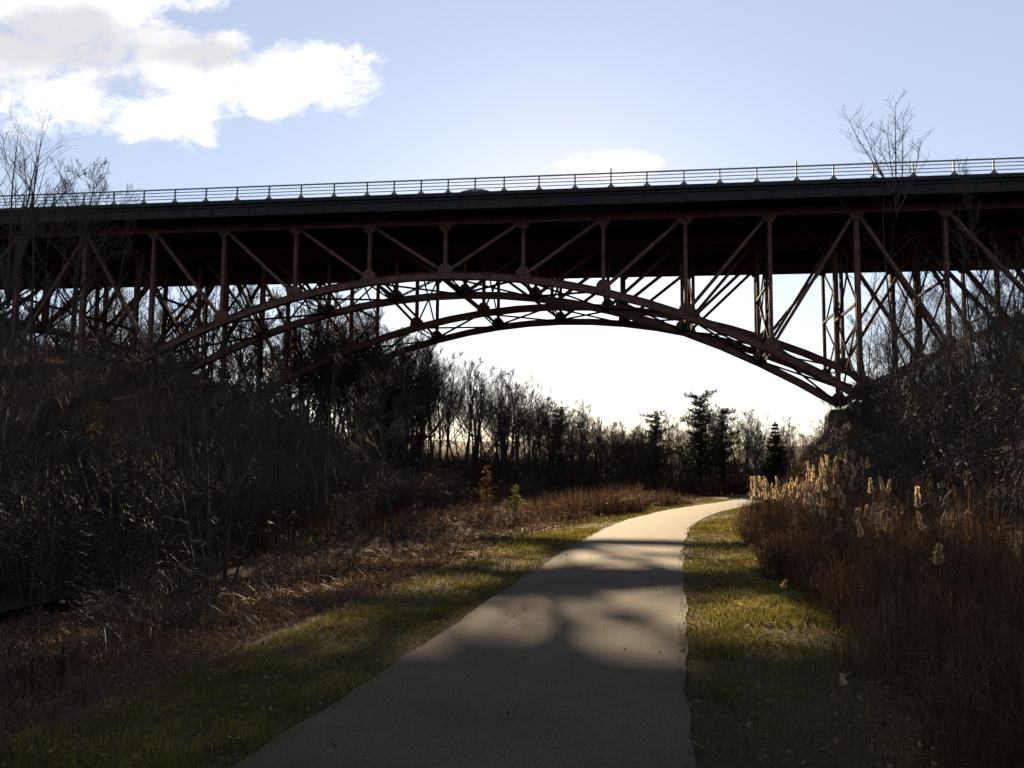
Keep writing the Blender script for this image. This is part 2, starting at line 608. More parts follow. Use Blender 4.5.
for d, sg in ((DN, 1), (DF, -1)):
    mb = MB()
    um = (uA + uB) / 2
    mb.box(BP(um, d, ZD - .12), (uB - uA, .5, .24), AXB)                 # kerb
    mb.box(BP(um, d + sg * .05, ZD - .62), (uB - uA, .30, .76), AXB)       # web
    mb.box(BP(um, d + sg * .02, ZD - 1.03), (uB - uA, .46, .06), AXB)      # lower flange: the thin light line
    mb.box(BP(um, d - sg * .17, ZD - .40), (uB - uA, .05, .07), AXB)
    if sg < 0:
        mb.box(BP(um, d - .3, (ZD - 1.06 + 12.86 * S) / 2 + .0), (uB - uA, .12, ZD - 1.07 - 12.86 * S), AXB)
    u = uA + 1
    while u < uB - 1:
        mb.box(BP(u, d - sg * .13, ZD - .68), (.07, .09, .5), AXB)
        u += PAN / 4
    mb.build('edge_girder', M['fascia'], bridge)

# railing
post_px = [54, 84, 114, 144, 175, 206, 237, 269, 301, 334, 367, 394, 421, 448, 475, 504, 539, 575, 611, 647, 684, 720, 757, 797, 834, 874, 914, 955, 995]


def deck_u(px):
    r = ray(px, 190)
    dn = Vector((r.x, r.y))
    t = DN / (dn.x * TY.x + dn.y * TY.y)
    p = Vector((dn.x * t, dn.y * t, 0))
    return p.dot(UX)


us = [deck_u(p) for p in post_px]
left = [us[0] - 2.25 * j for j in range(1, 11)]
right = [us[-1] + 2.25 * j for j in range(1, 7)]
uall = left[::-1] + us + right
railing = MB()
for j, hh in enumerate((.93, .72, .50, .28)):
    r_ = .04 if j == 0 else .022
    railing.box(BP((uall[0] + uall[-1]) / 2, DN - .02, ZD + hh), (uall[-1] - uall[0], r_ * 2, r_ * 2), AXB)
rail_o = railing.build('railing', M['rail'], bridge)
for u in uall:
    mb = MB()
    tall = any(abs(u - deck_u(p)) < .05 for p in (611, 797))
    h = 1.28 if tall else 1.0
    zb = ZD + GR * 0
    mb.beam(BP(u, DN + .055, zb + .004), BP(u, DN + .055, zb + h), .085, .07, UX)
    for s in (-1, 1):
        c = BP(u, DN + .055, zb + .005)
        mb.poly([c + UX * x + TY * (s * .05) + UP * z for x, z in ((-.27, 0), (.27, 0), (.24, .06), (.06, .26), (-.06, .26), (-.24, .06))], [(0, 1, 2, 3, 4, 5)])
    mb.box(BP(u, DN + .055, zb + .035), (.52, .22, .06), AXB)
    po = mb.build('railing_post', M['rail'], rail_o)
mb = MB()
for hh in (.93, .5):
    mb.box(BP((uA + uB) / 2, DF - .02, ZD + hh), (uB - uA - 1, .07, .07), AXB)
u = uA + 1
while u < uB - 1:
    mb.box(BP(u, DF + .08, ZD + .5), (.08, .08, 1.0), AXB)
    u += 2.25
mb.build('far_railing', M['rail'], bridge)

# concrete piers under the springings
for i in range(4):
    sh = 1 if i > 1 else 0
    for k in (-8 + sh, 2 + sh):
        u = rib_u(i, k)
        z = rib_z(i, u)
        top = BP(u, RIB_D[i], z - .35)
        g0 = gz(top.x, top.y) - 1.2
        mb = MB()
        hh = max(top.z - g0, .8)
        c = Vector((top.x, top.y, 0))
        vs = []
        for zz, sx, sy in ((g0, 1.0, .8), (top.z - .35, .8, .6), (top.z, .6, .5)):
            for a, b in ((-1, -1), (1, -1), (1, 1), (-1, 1)):
                vs.append(c + UX * (a * sx) + TY * (b * sy) + UP * zz)
        fs = [(8, 9, 10, 11), (3, 2, 1, 0)]
        for r_ in (0, 4):
            for a in range(4):
                fs.append((r_ + a, r_ + (a + 1) % 4, r_ + 4 + (a + 1) % 4, r_ + 4 + a))
        mb.poly(vs, fs)
        mb.build('pier', M['concrete'], bridge)


# ------------------------------------------------------------------ a car on the deck
def build_car(u, d):
    z = ZD - .17
    root = empty('car', BP(u, d, z), -TH)
    tag(root, 'dark car on the bridge, only its roof showing behind the railing', 'car')
    paint = noise_mat('dark_car_paint', [(.3, (.02, .022, .025)), (.7, (.03, .033, .036))], 1, 2, .3, spec=.5)
    glass = noise_mat('car_glass', [(.3, (.01, .012, .014)), (.7, (.015, .017, .02))], 1, 2, .08, spec=.5)
    rub = noise_mat('tyre_rubber', [(.3, (.015, .015, .015)), (.7, (.025, .025, .025))], 5, 2, .9)
    lampm = noise_mat('lamp_glass', [(.3, (.5, .5, .48)), (.7, (.6, .6, .58))], 5, 2, .2)
    prof = [(-2.2, .3), (-2.25, .62), (-2.1, .86), (-1.6, .93), (-1.05, 1.36), (-.5, 1.47), (.35, 1.46), (.75, 1.36), (1.4, .98), (2.05, .84), (2.25, .62), (2.22, .32)]
    body = MB()
    n = len(prof)
    vs = []
    for y, sc in ((-.86, 1), (-.80, 1), (.80, 1), (.86, 1)):
        for x, zz in prof:
            yy = y
            if zz > 1.0: yy = y * .78
            if abs(y) > .85: vs.append((x * .985, yy, .34 + (zz - .3) * .96))
            else: vs.append((x, yy, zz))
    fs = []
    for r_ in range(3):
        for a in range(n):
            b = (a + 1) % n
            fs.append((r_ * n + a, r_ * n + b, (r_ + 1) * n + b, (r_ + 1) * n + a))
    fs.append(tuple(range(n - 1, -1, -1)))
    fs.append(tuple(range(3 * n, 4 * n)))
    body.poly(vs, fs)
    body.build('body', paint, root)
    for s in (-1, 1):
        w = MB()
        w.poly([(x, s * (.87 if zz < 1.0 else .685), zz) for x, zz in ((-1.45, .96), (1.2, .98), (.68, 1.32), (-.95, 1.32))], [(0, 1, 2, 3)])
        w.build('side_window', glass, root)
        for x in (-1.4, 1.4):
            t = MB()
            pts = [Vector((x, s * .70, .32)), Vector((x, s * .89, .32))]
            t.tube(pts, [.32, .32], 18)
            wo = t.build('wheel', rub, root)
        l = MB()
        l.box((2.2, s * .6, .7), (.14, .3, .12))
        l.build('headlight', lampm, root)
    return root


build_car(deck_u(467), DN + 3.9)

# ------------------------------------------------------------------ trees and shrubs
def grow(rng, height, r0, first=.25, ncb=14, levels=3, spread=.9, up=.25, wig=.10, sub=(7, 5), twig=.006, lenf=.5, limbs_to_trunk=True, lean=0.0, fork=0, topl=.07, stem_list=None):
    """returns (trunk MB, crown MB)"""
    T, Cn = MB(), MB()

    def walk(p, d, L, r, rend, nseg, upb, w):
        pts, rad = [p.copy()], [r]
        q = p.copy()
        dd = d.normalized()
        for s in range(nseg):
            dd = (dd + Vector((rng.gauss(0, w), rng.gauss(0, w), rng.gauss(0, w * .6) + upb)) ).normalized()
            q = q + dd * (L / nseg)
            pts.append(q.copy())
            rad.append(r + (rend - r) * (s + 1) / nseg)
        return pts, rad

    def pos(pts, f):
        x = f * (len(pts) - 1)
        i = min(int(x), len(pts) - 2)
        return pts[i].lerp(pts[i + 1], x - i), (pts[i + 1] - pts[i]).normalized()

    def rec(p, d, L, r, lev):
        nseg = 5 if lev == 1 else (4 if lev == 2 else 2)
        pts, rad = walk(p, d, L, r, max(r * .25, twig * .7), nseg, up * .25, wig * (1 + .5 * lev))
        (T if lev <= 1 and limbs_to_trunk else Cn).tube(pts, rad, 5 if lev == 1 else 3)
        if lev >= levels: return
        m = sub[min(lev - 1, len(sub) - 1)]
        for j in range(m):
            f = .22 + .78 * (j + rng.random()) / m
            q, t = pos(pts, min(f, .99))
            az = rng.random() * 2 * math.pi
            o = t.orthogonal().normalized()
            o = (o * math.cos(az) + t.cross(o) * math.sin(az)).normalized()
            nd = (t * rng.uniform(.5, .95) + o * rng.uniform(.5, .85) + Vector((0, 0, up * .8))).normalized()
            rr = max((rad[0] * (1 - f) + rad[-1] * f) * rng.uniform(.5, .7), twig)
            rec(q, nd, L * rng.uniform(.4, .72) * (1.12 - .5 * f), rr, lev + 1)

    stems = [(Vector((0, 0, -.35)), Vector((lean, rng.gauss(0, .04), 1)), height, r0)]
    for _ in range(fork):
        a = rng.random() * 6.283
        stems.append((Vector((math.cos(a) * r0, math.sin(a) * r0, -.35)), Vector((math.cos(a) * .28, math.sin(a) * .28, 1)), height * rng.uniform(.75, 1), r0 * rng.uniform(.6, .9)))
    if stem_list: stems = stem_list
    for p, d, H, r in stems:
        pts, rad = walk(p, d, H, r, max(r * .10, twig), 10, .05, wig * .55)
        T.tube(pts, rad, 8)
        ncl = max(4, int(ncb / len(stems)))
        for j in range(ncl):
            f = first + (1 - first) * (j + rng.random()) / ncl
            q, t = pos(pts, min(f, .985))
            az = j * 2.4 + rng.random()
            el = rng.uniform(.35, .8)
            nd = Vector((math.cos(az) * spread, math.sin(az) * spread, el)).normalized()
            L = H * lenf * (1.08 - f) * rng.uniform(.7, 1.1) + topl * H
            rr = (r * (1 - f) + r * .1 * f) * rng.uniform(.45, .65)
            rec(q, nd, L, max(rr, twig), 1)
    return T, Cn


def needles(mb, p, d, L, n, rng, ln=.12, w=.012, spread=1.0):
    """needle tuft along a shoot"""
    for _ in range(n):
        q = p + d * (L * rng.random())
        v = Vector((rng.gauss(0, spread), rng.gauss(0, spread), rng.gauss(.15, spread * .8))) + d * .8
        v.normalize()
        s = v.orthogonal().normalized()
        a = rng.random() * 6.28
        s = s * math.cos(a) + v.cross(s) * math.sin(a)
        l = ln * rng.uniform(.7, 1.3)
        mb.poly([q - s * w, q + s * w, q + v * l], [(0, 1, 2)])


def conifer(rng, height, r0, base_f, top_w, bot_w, whorls, per, dens, ln, w, droop=0.0, ragged=.3, irregular=0.0):
    T, Cn = MB(), MB()
    pts = [Vector((0, 0, -.3))]
    for s in range(8):
        pts.append(Vector((rng.gauss(0, .012) * height * .3, rng.gauss(0, .012) * height * .3, height * (s + 1) / 8)))
    T.tube(pts, [r0 * (1 - .93 * i / 8) for i in range(9)], 7)
    for j in range(whorls):
        f = base_f + (1 - base_f) * (j + rng.random() * .5) / whorls
        z = height * f
        R = (bot_w + (top_w - bot_w) * (f - base_f) / (1 - base_f)) * (1 - .0 * f)
        if irregular and rng.random() < irregular: R *= rng.uniform(.35, .7)
        for b in range(per):
            if rng.random() < irregular * .5: continue
            az = 6.283 * (b + rng.random() * .8) / per + j
            L = R * rng.uniform(1 - ragged, 1 + ragged * .5)
            d = Vector((math.cos(az), math.sin(az), rng.uniform(.02 - irregular * .4, .3 + irregular * .5) - droop)).normalized()
            q0 = Vector((0, 0, z + height * rng.uniform(-.6, .6) * irregular * (1 - base_f) / whorls * 2))
            nn_ = 4
            bp = [q0]
            dd = d
            for s in range(nn_):
                dd = (dd + Vector((rng.gauss(0, .08), rng.gauss(0, .08), .07))).normalized()
                bp.append(bp[-1] + dd * (L / nn_))
            T.tube(bp, [max(.008, r0 * .22 * (1 - f * .6)) * (1 - .8 * s / nn_) for s in range(nn_ + 1)], 4)
            for s in range(1, nn_ + 1):
                k = max(1, int(dens * L / nn_))
                for _ in range(k):
                    q = bp[s - 1].lerp(bp[s], rng.random())
                    side = Vector((rng.gauss(0, .6), rng.gauss(0, .6), rng.gauss(.12, .3 + irregular * .5))) + dd * .5
                    side.normalize()
                    sl = min(.8, L * .34) * rng.uniform(.5, 1)
                    needles(Cn, q, side, sl, 12, rng, ln, w, .6)
        # leader tuft
    needles(Cn, Vector((0, 0, height * .96)), Vector((0, 0, 1)), height * .04, 30, rng, ln, w, .5)
    return T, Cn


def proto(name, cat, T, Cn, tm, cm, crown='crown', trunk='trunk'):
    r = empty(name, (0, 0, -500))
    r['category'] = cat
    a = T.build(trunk, tm, r, True)
    b = Cn.build(crown, cm, r)
    zs = [v[2] for v in T.v] + [v[2] for v in Cn.v]
    return dict(root=r, h=max(zs), used=False)


R2 = random.Random(5)
P_TREE = []
for kk in range(5):
    T, Cn = grow(R2, 10, .15, first=(.25, .35, .18, .3, .4)[kk], ncb=(16, 15, 18, 14, 15)[kk], levels=4, spread=(.9, .75, .95, .7, .85)[kk], up=.32, wig=.10,
                 sub=(6, 5, 4), twig=.0075, lenf=(.5, .42, .46, .48, .5)[kk], fork=(0, 0, 1, 1, 0)[kk])
    P_TREE.append(proto('bare_tree', 'tree', T, Cn, M['bark'], M['twig']))
P_WOOD = []
for kk in range(4):
    T, Cn = grow(R2, 10, .13, first=(.22, .3, .15, .35)[kk], ncb=(18, 15, 18, 16)[kk], levels=4, spread=(.65, .5, .8, .6)[kk], up=.5, wig=.06,
                 sub=(6, 4, 3), twig=.0085, lenf=(.46, .4, .42, .44)[kk], fork=(1, 0, 2, 1)[kk])
    P_WOOD.append(proto('bare_tree', 'tree', T, Cn, M['bark'], M['twig']))
P_SAP = []
for kk in range(3):
    T, Cn = grow(R2, 7, .05, first=.2, ncb=13, levels=3, spread=.5, up=.4, wig=.06, sub=(6, 4), twig=.006, lenf=.36, fork=kk + 1, topl=.14)
    P_SAP.append(proto('bare_sapling', 'tree', T, Cn, M['bark'], M['twig']))
def fan(rng, height, r0, ff, nb, spread, curve=.03):
    stems = [(Vector((0, 0, -.3)), Vector((0, 0, 1)), height * ff, r0)]
    for j in range(nb):
        az = 6.283 * (j + rng.random() * .6) / nb
        sp_ = spread * rng.uniform(.45, 1.1)
        z = height * ff * rng.uniform(.86, .98)
        stems.append((Vector((0, 0, z)), Vector((math.cos(az) * sp_, math.sin(az) * sp_, 1)), (height - z) * rng.uniform(.75, 1.0), r0 * .42))
    return grow(rng, height, r0, first=.3, ncb=(nb + 1) * 8, levels=2, spread=.6, up=.3, wig=.06, sub=(5,), twig=.0052, lenf=.42, topl=.10, stem_list=stems)


T, Cn = fan(R2, 12, .055, .74, 6, .5)
P_FAN = proto('fanned_bare_tree', 'tree', T, Cn, M['bark'], M['twig'])
T, Cn = fan(R2, 12, .16, .3, 5, .26)
P_VASE = proto('forked_bare_tree', 'tree', T, Cn, M['bark'], M['twig'])
P_SHRUB = []
for kk in range(4):
    T, Cn = grow(R2, 2.2, .02, first=.1, ncb=26, levels=3, spread=1.0, up=.2, wig=.16, sub=(7, 5), twig=.0045, lenf=.62, fork=5)
    P_SHRUB.append(proto('bare_shrub', 'shrub', T, Cn, M['twig'], M['cane'], 'branches', 'stems'))
T, Cn = conifer(R2, 10, .2, .2, 1.3, 2.5, 16, 6, 19, .27, .024, .02, .6, .4)
P_PINE = proto('pine_tree', 'tree', T, Cn, M['bark'], M['needle'])
T, Cn = conifer(R2, 8, .12, .06, .2, 1.5, 30, 9, 20, .2, .045, -.35, .4)
P_CEDAR = proto('cedar_tree', 'tree', T, Cn, M['bark'], M['needle'])
T, Cn = conifer(R2, 7, .10, .08, .15, 1.7, 17, 8, 18, .2, .035, .12, .25)
P_SPRUCE = proto('spruce_tree', 'tree', T, Cn, M['bark'], M['needle'])
T, Cn = conifer(R2, 1.5, .02, .3, .12, .42, 6, 4, 22, .11, .009, -.2, .5, .5)
P_YPINE = proto('young_pine', 'tree', T, Cn, M['bark'], M['needle_pale'])
T, Cn = conifer(R2, 2.2, .03, .12, .12, .7, 8, 5, 13, .10, .011, -.3, .5, .5)
P_RUST = proto('juniper_bush', 'shrub', T, Cn, M['bark'], M['needle_rust'])


def leafy(rng):
    T, Cn = grow(rng, 3.2, .035, first=.2, ncb=14, levels=3, spread=.9, up=.2, wig=.12, sub=(6, 4), twig=.005, lenf=.5, fork=2)
    tv = list(Cn.v)
    L = MB()
    for _ in range(1300):
        p = Vector(tv[rng.randrange(len(tv))])
        v = Vector((rng.gauss(0, 1), rng.gauss(0, 1), rng.gauss(-.4, .8))).normalized()
        s = v.orthogonal().normalized()
        l = rng.uniform(.05, .09)
        L.poly([p, p + v * l * .5 + s * l * .32, p + v * l, p + v * l * .5 - s * l * .32], [(0, 1, 2, 3)])
    for f in Cn.f: pass
    b = len(T.v)
    T.v += Cn.v
    T.f += [tuple(i + b for i in f) for f in Cn.f]
    return T, L


T, Cn = leafy(R2)
P_LEAFY = proto('leafy_shrub', 'shrub', T, Cn, M['twig'], M['yellow_leaf'], 'leaves', 'stems')


def put(P, x, y, h, label, group=None, rz=None, wide=1.0, sink=0.0, z=None):
    if P['used']:
        o = copy_tree(P['root'])
    else:
        o = P['root']
        P['used'] = True
    s = h / P['h']
    o.location = (x, y, (gz(x, y) if z is None else z) - sink)
    o.rotation_euler = (0, 0, RNG.random() * 6.283 if rz is None else rz)
    o.scale = (s * wide, s * wide, s)
    o['label'] = label
    if group: o['group'] = group
    elif 'group' in o.keys(): del o['group']
    return o


def put_px(P, px, top, y, label, group=None, **kw):
    p = at(px, top, y)
    g = gz(p.x, y)
    return put(P, p.x, y, max(p.z - g, .4), label, group, **kw)


def clear(x, y, m=2.0):
    return abs(float(lat(x, y))) > m


# --- single trees one can point to
put_px(P_VASE, 22, 92, 37, 'tall bare tree rising past the left end of the bridge railing', wide=1.0, rz=.4)
put_px(P_SAP[2], 46, 128, 39, 'slim forked bare tree beside the tallest one, left of the bridge railing', wide=.9)
put_px(P_TREE[0], 84, 160, 43, 'bare tree with a fine twiggy crown just topping the railing at left', wide=.9)
put_px(P_SAP[0], 118, 186, 42, 'small bare treetop barely clearing the railing right of the twiggy crown', wide=.9)
put_px(P_FAN, 893, 103, 42, 'thin bare tree whose twigs fan out above the railing on the right', wide=1.2, rz=1.0)
put_px(P_SAP[0], 985, 150, 41, 'thin bare tree near the right edge just reaching the railing', wide=.9)
put_px(P_CEDAR, 385, 358, 78, 'dense dark cedar showing under the left half of the arch', wide=1.3)
put_px(P_TREE[1], 400, 352, 31, 'dark bare tree standing in front of the brush left of the path', wide=.75)
put_px(P_YPINE, 515, 483, 31, 'young yellow green pine among dead weeds left of the path')
put_px(P_RUST, 487, 464, 40, 'bronze juniper bush behind the young yellow green pine', wide=1.1)
put_px(P_PINE, 700, 387, 84, 'tall open pine with tiered limbs where the path bends away', wide=1.15, rz=.7)
put_px(P_PINE, 655, 408, 92, 'lower ragged pine left of the tall open pine', wide=1.2)
put_px(P_PINE, 722, 404, 88, 'pine half hidden right behind the tall open pine', wide=1.0)
put_px(P_PINE, 560, 404, 96, 'dark pine rising from the bare wood left of the path bend', wide=1.1)
put_px(P_SPRUCE, 775, 420, 86, 'pointed spruce beyond the reeds under the right arch foot', wide=1.1)
put_px(P_LEAFY, 112, 400, 33, 'shrub with lit yellow leaves on the dark left bank', wide=1.3)
put_px(P_LEAFY, 265, 296, 88, 'tree with tan leaves behind the left spandrel of the arch', wide=.9)
put_px(P_TREE[4], 742, 402, 80, 'broad bare tree right of the tall open pine', wide=1.25)

# --- the wood beyond the bridge, left of the path
prof = ([0, 60, 130, 200, 260, 320, 370, 420, 450, 480, 520, 560, 600, 630], [290, 285, 285, 285, 290, 296, 306, 332, 348, 362, 378, 394, 412, 426])
for j in range(142):
    px = RNG.uniform(-60, 330) if j > 105 else RNG.uniform(320, 655)
    y = RNG.uniform(68, 112)
    t = np.interp(px, *prof) + (RNG.uniform(-8, 30) * RNG.random() if px > 320 else RNG.uniform(-25, 25))
    put_px(P_WOOD[j % 4], px, t, y, 'bare tree of the wood beyond the bridge, left of the path', 'bare trees of the wood beyond the bridge', wide=RNG.uniform(.8, 1.35))
for j in range(76):
    px = RNG.uniform(600, 800)
    t = np.interp(px, [625, 660, 700, 745, 770, 800], [428, 412, 406, 404, 430, 408]) + RNG.uniform(0, 30) * RNG.random()
    y = RNG.uniform(86, 115)
    if not clear(at(px, t, y).x, y, 3): continue
    put_px(P_WOOD[j % 4] if j % 5 < 3 else P_SAP[j % 3], px, t, y, 'bare tree in the clump where the path bends away', 'bare trees at the path bend', wide=RNG.uniform(.8, 1.15))
# --- left bank in front of and under the bridge
for j in range(34):
    y = RNG.uniform(30, 58)
    px = RNG.uniform(-60, 300)
    t = np.interp(px, [-60, 60, 150, 220, 300], [312, 330, 345, 365, 395]) + RNG.uniform(-30, 30)
    p = at(px, t, y)
    if not clear(p.x, y, 12): continue
    put_px(P_TREE[j % 5] if j % 2 else P_SAP[j % 3], px, t, y, 'bare tree of the dark thicket on the left bank', 'thicket trees on the left bank', wide=RNG.uniform(.7, 1))
# --- right bank
for j in range(32):
    y = RNG.uniform(36, 66)
    px = RNG.uniform(862, 1090)
    t = RNG.uniform(255, 330)
    p = at(px, t, y)
    if not clear(p.x, y, 5): continue
    put_px(P_TREE[j % 5] if j % 2 else P_SAP[j % 3], px, t, y, 'bare tree growing up the steep right bank by the bridge columns', 'bare trees on the right bank', wide=RNG.uniform(.6, .9))
for j in range(32):
    y = RNG.uniform(74, 100)
    px = RNG.uniform(800, 1060)
    t = np.interp(px, [800, 870, 960, 1060], [405, 375, 300, 280]) + RNG.uniform(0, 30)
    p = at(px, t, y)
    if not clear(p.x, y, 4): continue
    put_px(P_WOOD[j % 4], px, t, y, 'bare tree on the slope beyond the right arch foot', 'bare trees beyond the right arch foot', wide=RNG.uniform(.8, 1))
for j in range(44):
    s = 18 * (50 / 18) ** RNG.random()
    nl = RNG.uniform(9.5 if s < 26 else 13, 26)
    x = float(path_x(s)) - nl
    put(P_SAP[j % 3], x, s, RNG.uniform(3.5, 8), 'bare sapling standing up out of the dark brush on the left slope', 'bare saplings on the left slope', wide=RNG.uniform(.9, 1.3))
for j in range(20):
    y = RNG.uniform(26, 46)
    x = float(path_x(y)) + RNG.uniform(7, 18)
    put(P_SAP[j % 3], x, y, RNG.uniform(4, 8.5), 'slender bare sapling on the right bank between reeds and bridge', 'bare saplings on the right bank', wide=RNG.uniform(.9, 1.2))
# --- shrubs
for j in range(105):
    s = RNG.uniform(17.5, 60)
    nl = RNG.uniform(11, 34) if j % 3 else RNG.uniform(11, 20)
    if nl < (11 if s < 27 else 12.5) and s < 50: continue
    x = float(path_x(s)) - nl
    h = RNG.uniform(1.8, 3.8) if s < 32 else RNG.uniform(1.2, 2.5)
    put(P_SHRUB[j % 4], x, s, h, 'bare tangled shrub in the undergrowth left of the path', 'bare shrubs left of the path', wide=RNG.uniform(.9, 1.3))
for j in range(54):
    y = RNG.uniform(68, 112)
    x = float(path_x(y)) - RNG.uniform(3.5, 60)
    put(P_SHRUB[j % 4], x, y, RNG.uniform(2.2, 4.6), 'bare shrub under the wood beyond the bridge', 'bare shrubs beyond the bridge', wide=RNG.uniform(1, 1.4))
for j in range(52):
    y = RNG.uniform(22, 80)
    n = RNG.uniform(6.5, 22) if y < 60 else RNG.uniform(3, 18)
    x = float(path_x(y)) + n
    put(P_SHRUB[j % 4], x, y, RNG.uniform(1.5, 3.4), 'bare shrub on the right bank above the reeds', 'bare shrubs on the right bank', wide=RNG.uniform(.9, 1.3))


for j in range(18):
    y = RNG.uniform(39, 50)
    x = float(path_x(y)) + RNG.uniform(3.2, 8.5)
    put(P_SHRUB[j % 4], x, y, RNG.uniform(1.6, 3.0), 'bare shrub crowding the right arch foot behind the reeds', 'bare shrubs at the right arch foot', wide=RNG.uniform(.8, 1.0))

for j in range(48):
    s = 7.5 * (52 / 7.5) ** RNG.random()
    nl = RNG.uniform(4.0, 12)
    x = float(path_x(s)) - nl / float(path_c(s))
    put(P_SHRUB[j % 4], x, s, RNG.uniform(.45, 1.1), 'low tangled bare shrub in the dead grass left of the path', 'low shrubs on the left slope', wide=RNG.uniform(1.1, 1.7))

for j in range(28):
    y = RNG.uniform(15, 42)
    x = float(path_x(y)) + RNG.uniform(5.9, 9.0)
    put(P_SHRUB[j % 4], x, y, RNG.uniform(1.1, 2.1), 'bare shrub on the right bank above the reeds', 'bare shrubs on the right bank', wide=RNG.uniform(1, 1.4))
for px, t, y in ((806, 432, 52), (820, 418, 51), (834, 408, 50.5), (848, 402, 50), (866, 398, 49), (795, 445, 54)):
    put_px(P_SHRUB[RNG.randrange(4)], px, t, y, 'bare shrub crowding the right arch foot behind the reeds', 'bare shrubs at the right arch foot', wide=.75)

# ------------------------------------------------------------------ rocks on the right bank
def rock(x, y, s, label):
    rng = random.Random(int(x * 100 + y))
    import bmesh
    bm = bmesh.new()
    bmesh.ops.create_icosphere(bm, subdivisions=4, radius=1)
    from mathutils import noise
    off = Vector((rng.uniform(0, 50), rng.uniform(0, 50), 0))
    for v in bm.verts:
        c = v.co.normalized()
        k = noise.voronoi(c * 1.5 + off)[0]
        r = .72 + .45 * (k[1] - k[0]) + .16 * noise.noise(c * 2.5 + off) + .05 * noise.noise(c * 8 + off)
        s_ = s * .62
        v.co = Vector((c.x * r * s * 1.0, c.y * r * s, c.z * r * s * .8))
    me = bpy.data.meshes.new('boulder')
    bm.to_mesh(me)
    bm.free()
    me.materials.append(M['rock'])
    o = bpy.data.objects.new('boulder', me)
    COL.objects.link(o)
    o.location = (x, y, gz(x, y) + s * .1)
    o.rotation_euler = (rng.uniform(-.3, .3), rng.uniform(-.3, .3), rng.uniform(0, 6))
    tag(o, label, 'rock', 'grey boulders on the right bank')


for (px, y, s, lb) in ((940, 36, .9, 'largest grey boulder in the middle of the right bank'), (905, 38, .6, 'grey boulder left of the largest one on the right bank'),
                       (965, 34, .5, 'small grey boulder right of the largest one'), (990, 39, .8, 'grey boulder high on the bank near the right edge'),
                       (925, 41, .65, 'grey boulder behind and above the largest one')):
    rock((px - 512) / F * y, y, s, lb)


# ------------------------------------------------------------------ grass, litter, reeds (numpy)
def blades(name, x, y, h, w, mat, lean=.35, seg=2, z0=0.0, dirx=None):
    n = len(x)
    az = NR.uniform(0, 2 * np.pi, n)
    ln = np.abs(NR.normal(0, lean, n))
    baz = NR.uniform(0, 2 * np.pi, n) if dirx is None else dirx
    z = ground(x, y) + z0
    sx, sy = np.cos(az) * w / 2, np.sin(az) * w / 2
    lv = []
    for t in ([0, .55, 1.0] if seg == 2 else [0, .35, .7, 1.0]):
        hx = np.cos(baz) * ln * h * t ** 1.8
        hy = np.sin(baz) * ln * h * t ** 1.8
        hz = h * (t - .35 * ln * t * t)
        ww = 1 - t * .6
        if t < 1:
            lv.append(np.stack([x + hx - sx * ww, y + hy - sy * ww, z + hz], 1))
            lv.append(np.stack([x + hx + sx * ww, y + hy + sy * ww, z + hz], 1))
        else:
            lv.append(np.stack([x + hx, y + hy, z + hz], 1))
    k = len(lv)
    V = np.stack(lv, 1).reshape(-1, 3)
    b = np.arange(n) * k
    fs = []
    quads = [np.stack([b + 2 * i, b + 2 * i + 1, b + 2 * i + 3, b + 2 * i + 2], 1) for i in range((k - 1) // 2 - 1)]
    fs.append(np.concatenate(quads))
    fs.append(np.stack([b + k - 3, b + k - 2, b + k - 1], 1))
    return np_mesh(name, V, fs, mat)


def sample(n, s0, s1, n0, n1, pw=1.0):
    """points between arc positions s0..s1 (denser near the camera for pw>0), lateral n0..n1"""
    u = NR.random(n)
    s = s0 * (s1 / s0) ** u if pw else s0 + (s1 - s0) * u
    l = NR.uniform(n0, n1, n)
    c = path_c(s)
    return path_x(s) + l / c, s, l


# verge grass
xs, ys_, hs = [], [], []
for n0, n1, cnt in ((-2.85, -1.15, 80000), (1.15, 3.7, 135000)):
    x, y, l = sample(cnt, 2.2, 60, n0, n1)
    edge = np.minimum(np.abs(l) - 1.15, 1) / .35
    keep = NR.random(cnt) < np.clip(.35 + edge, .25, 1) * np.where(wob(x * 2.1, y * 2.1) > -.3, 1, .3)
    x, y, l = x[keep], y[keep], l[keep]
    xs.append(x); ys_.append(y)
    hs.append(NR.uniform(.022, .085, len(x)) * (1 + .45 * wob(x * 3.1, y * 3.1)).clip(.45, 1.7) * (1 + .5 * np.clip(np.abs(l) - 2.2, 0, 1)) * np.interp(np.abs(l), [1.15, 1.5], [.5, 1]))
x = np.concatenate(xs); y = np.concatenate(ys_); h = np.concatenate(hs)
w = np.clip(.0022 * y * .45, .006, .03)
tag(blades('verge_grass', x, y, h, w, M['grass'], .55), 'short green winter grass along both edges of the path', 'grass', kind='stuff')

# dead grass and weeds on the left slope
x, y, l = sample(90000, 3.2, 62, -14, -2.6)
keep = (wob(x * .9, y * .9) + NR.normal(0, .5, len(x)) > -.5) & ~((np.abs(l + 11.2) < 1.0) & (y < 27))
x, y, l = x[keep], y[keep], l[keep]
h = NR.uniform(.08, .42, len(x)) * (.35 + .8 * sstep((-l - 2.9) / 3)) * (1 + .6 * (wob(x * .6 + 4, y * .6) > .5))
tag(blades('dead_grass', x, y, h, np.clip(.0011 * y, .006, .03), M['dry_grass'], 1.1, 3), 'matted brown dead grass and weeds on the left slope', 'dead grass', kind='stuff')
x, y, l = sample(45000, 2.6, 40, -6.2, -3.0)
tag(blades('short_dead_grass', x, y, NR.uniform(.04, .2, len(x)), np.clip(.0011 * y, .005, .025), M['dry_grass'], 1.2, 3), 'short flattened dead grass between the green verge and the left slope', 'dead grass', kind='stuff')
x, y, l = sample(15000, 27, 52, -6.0, -2.0, 0)
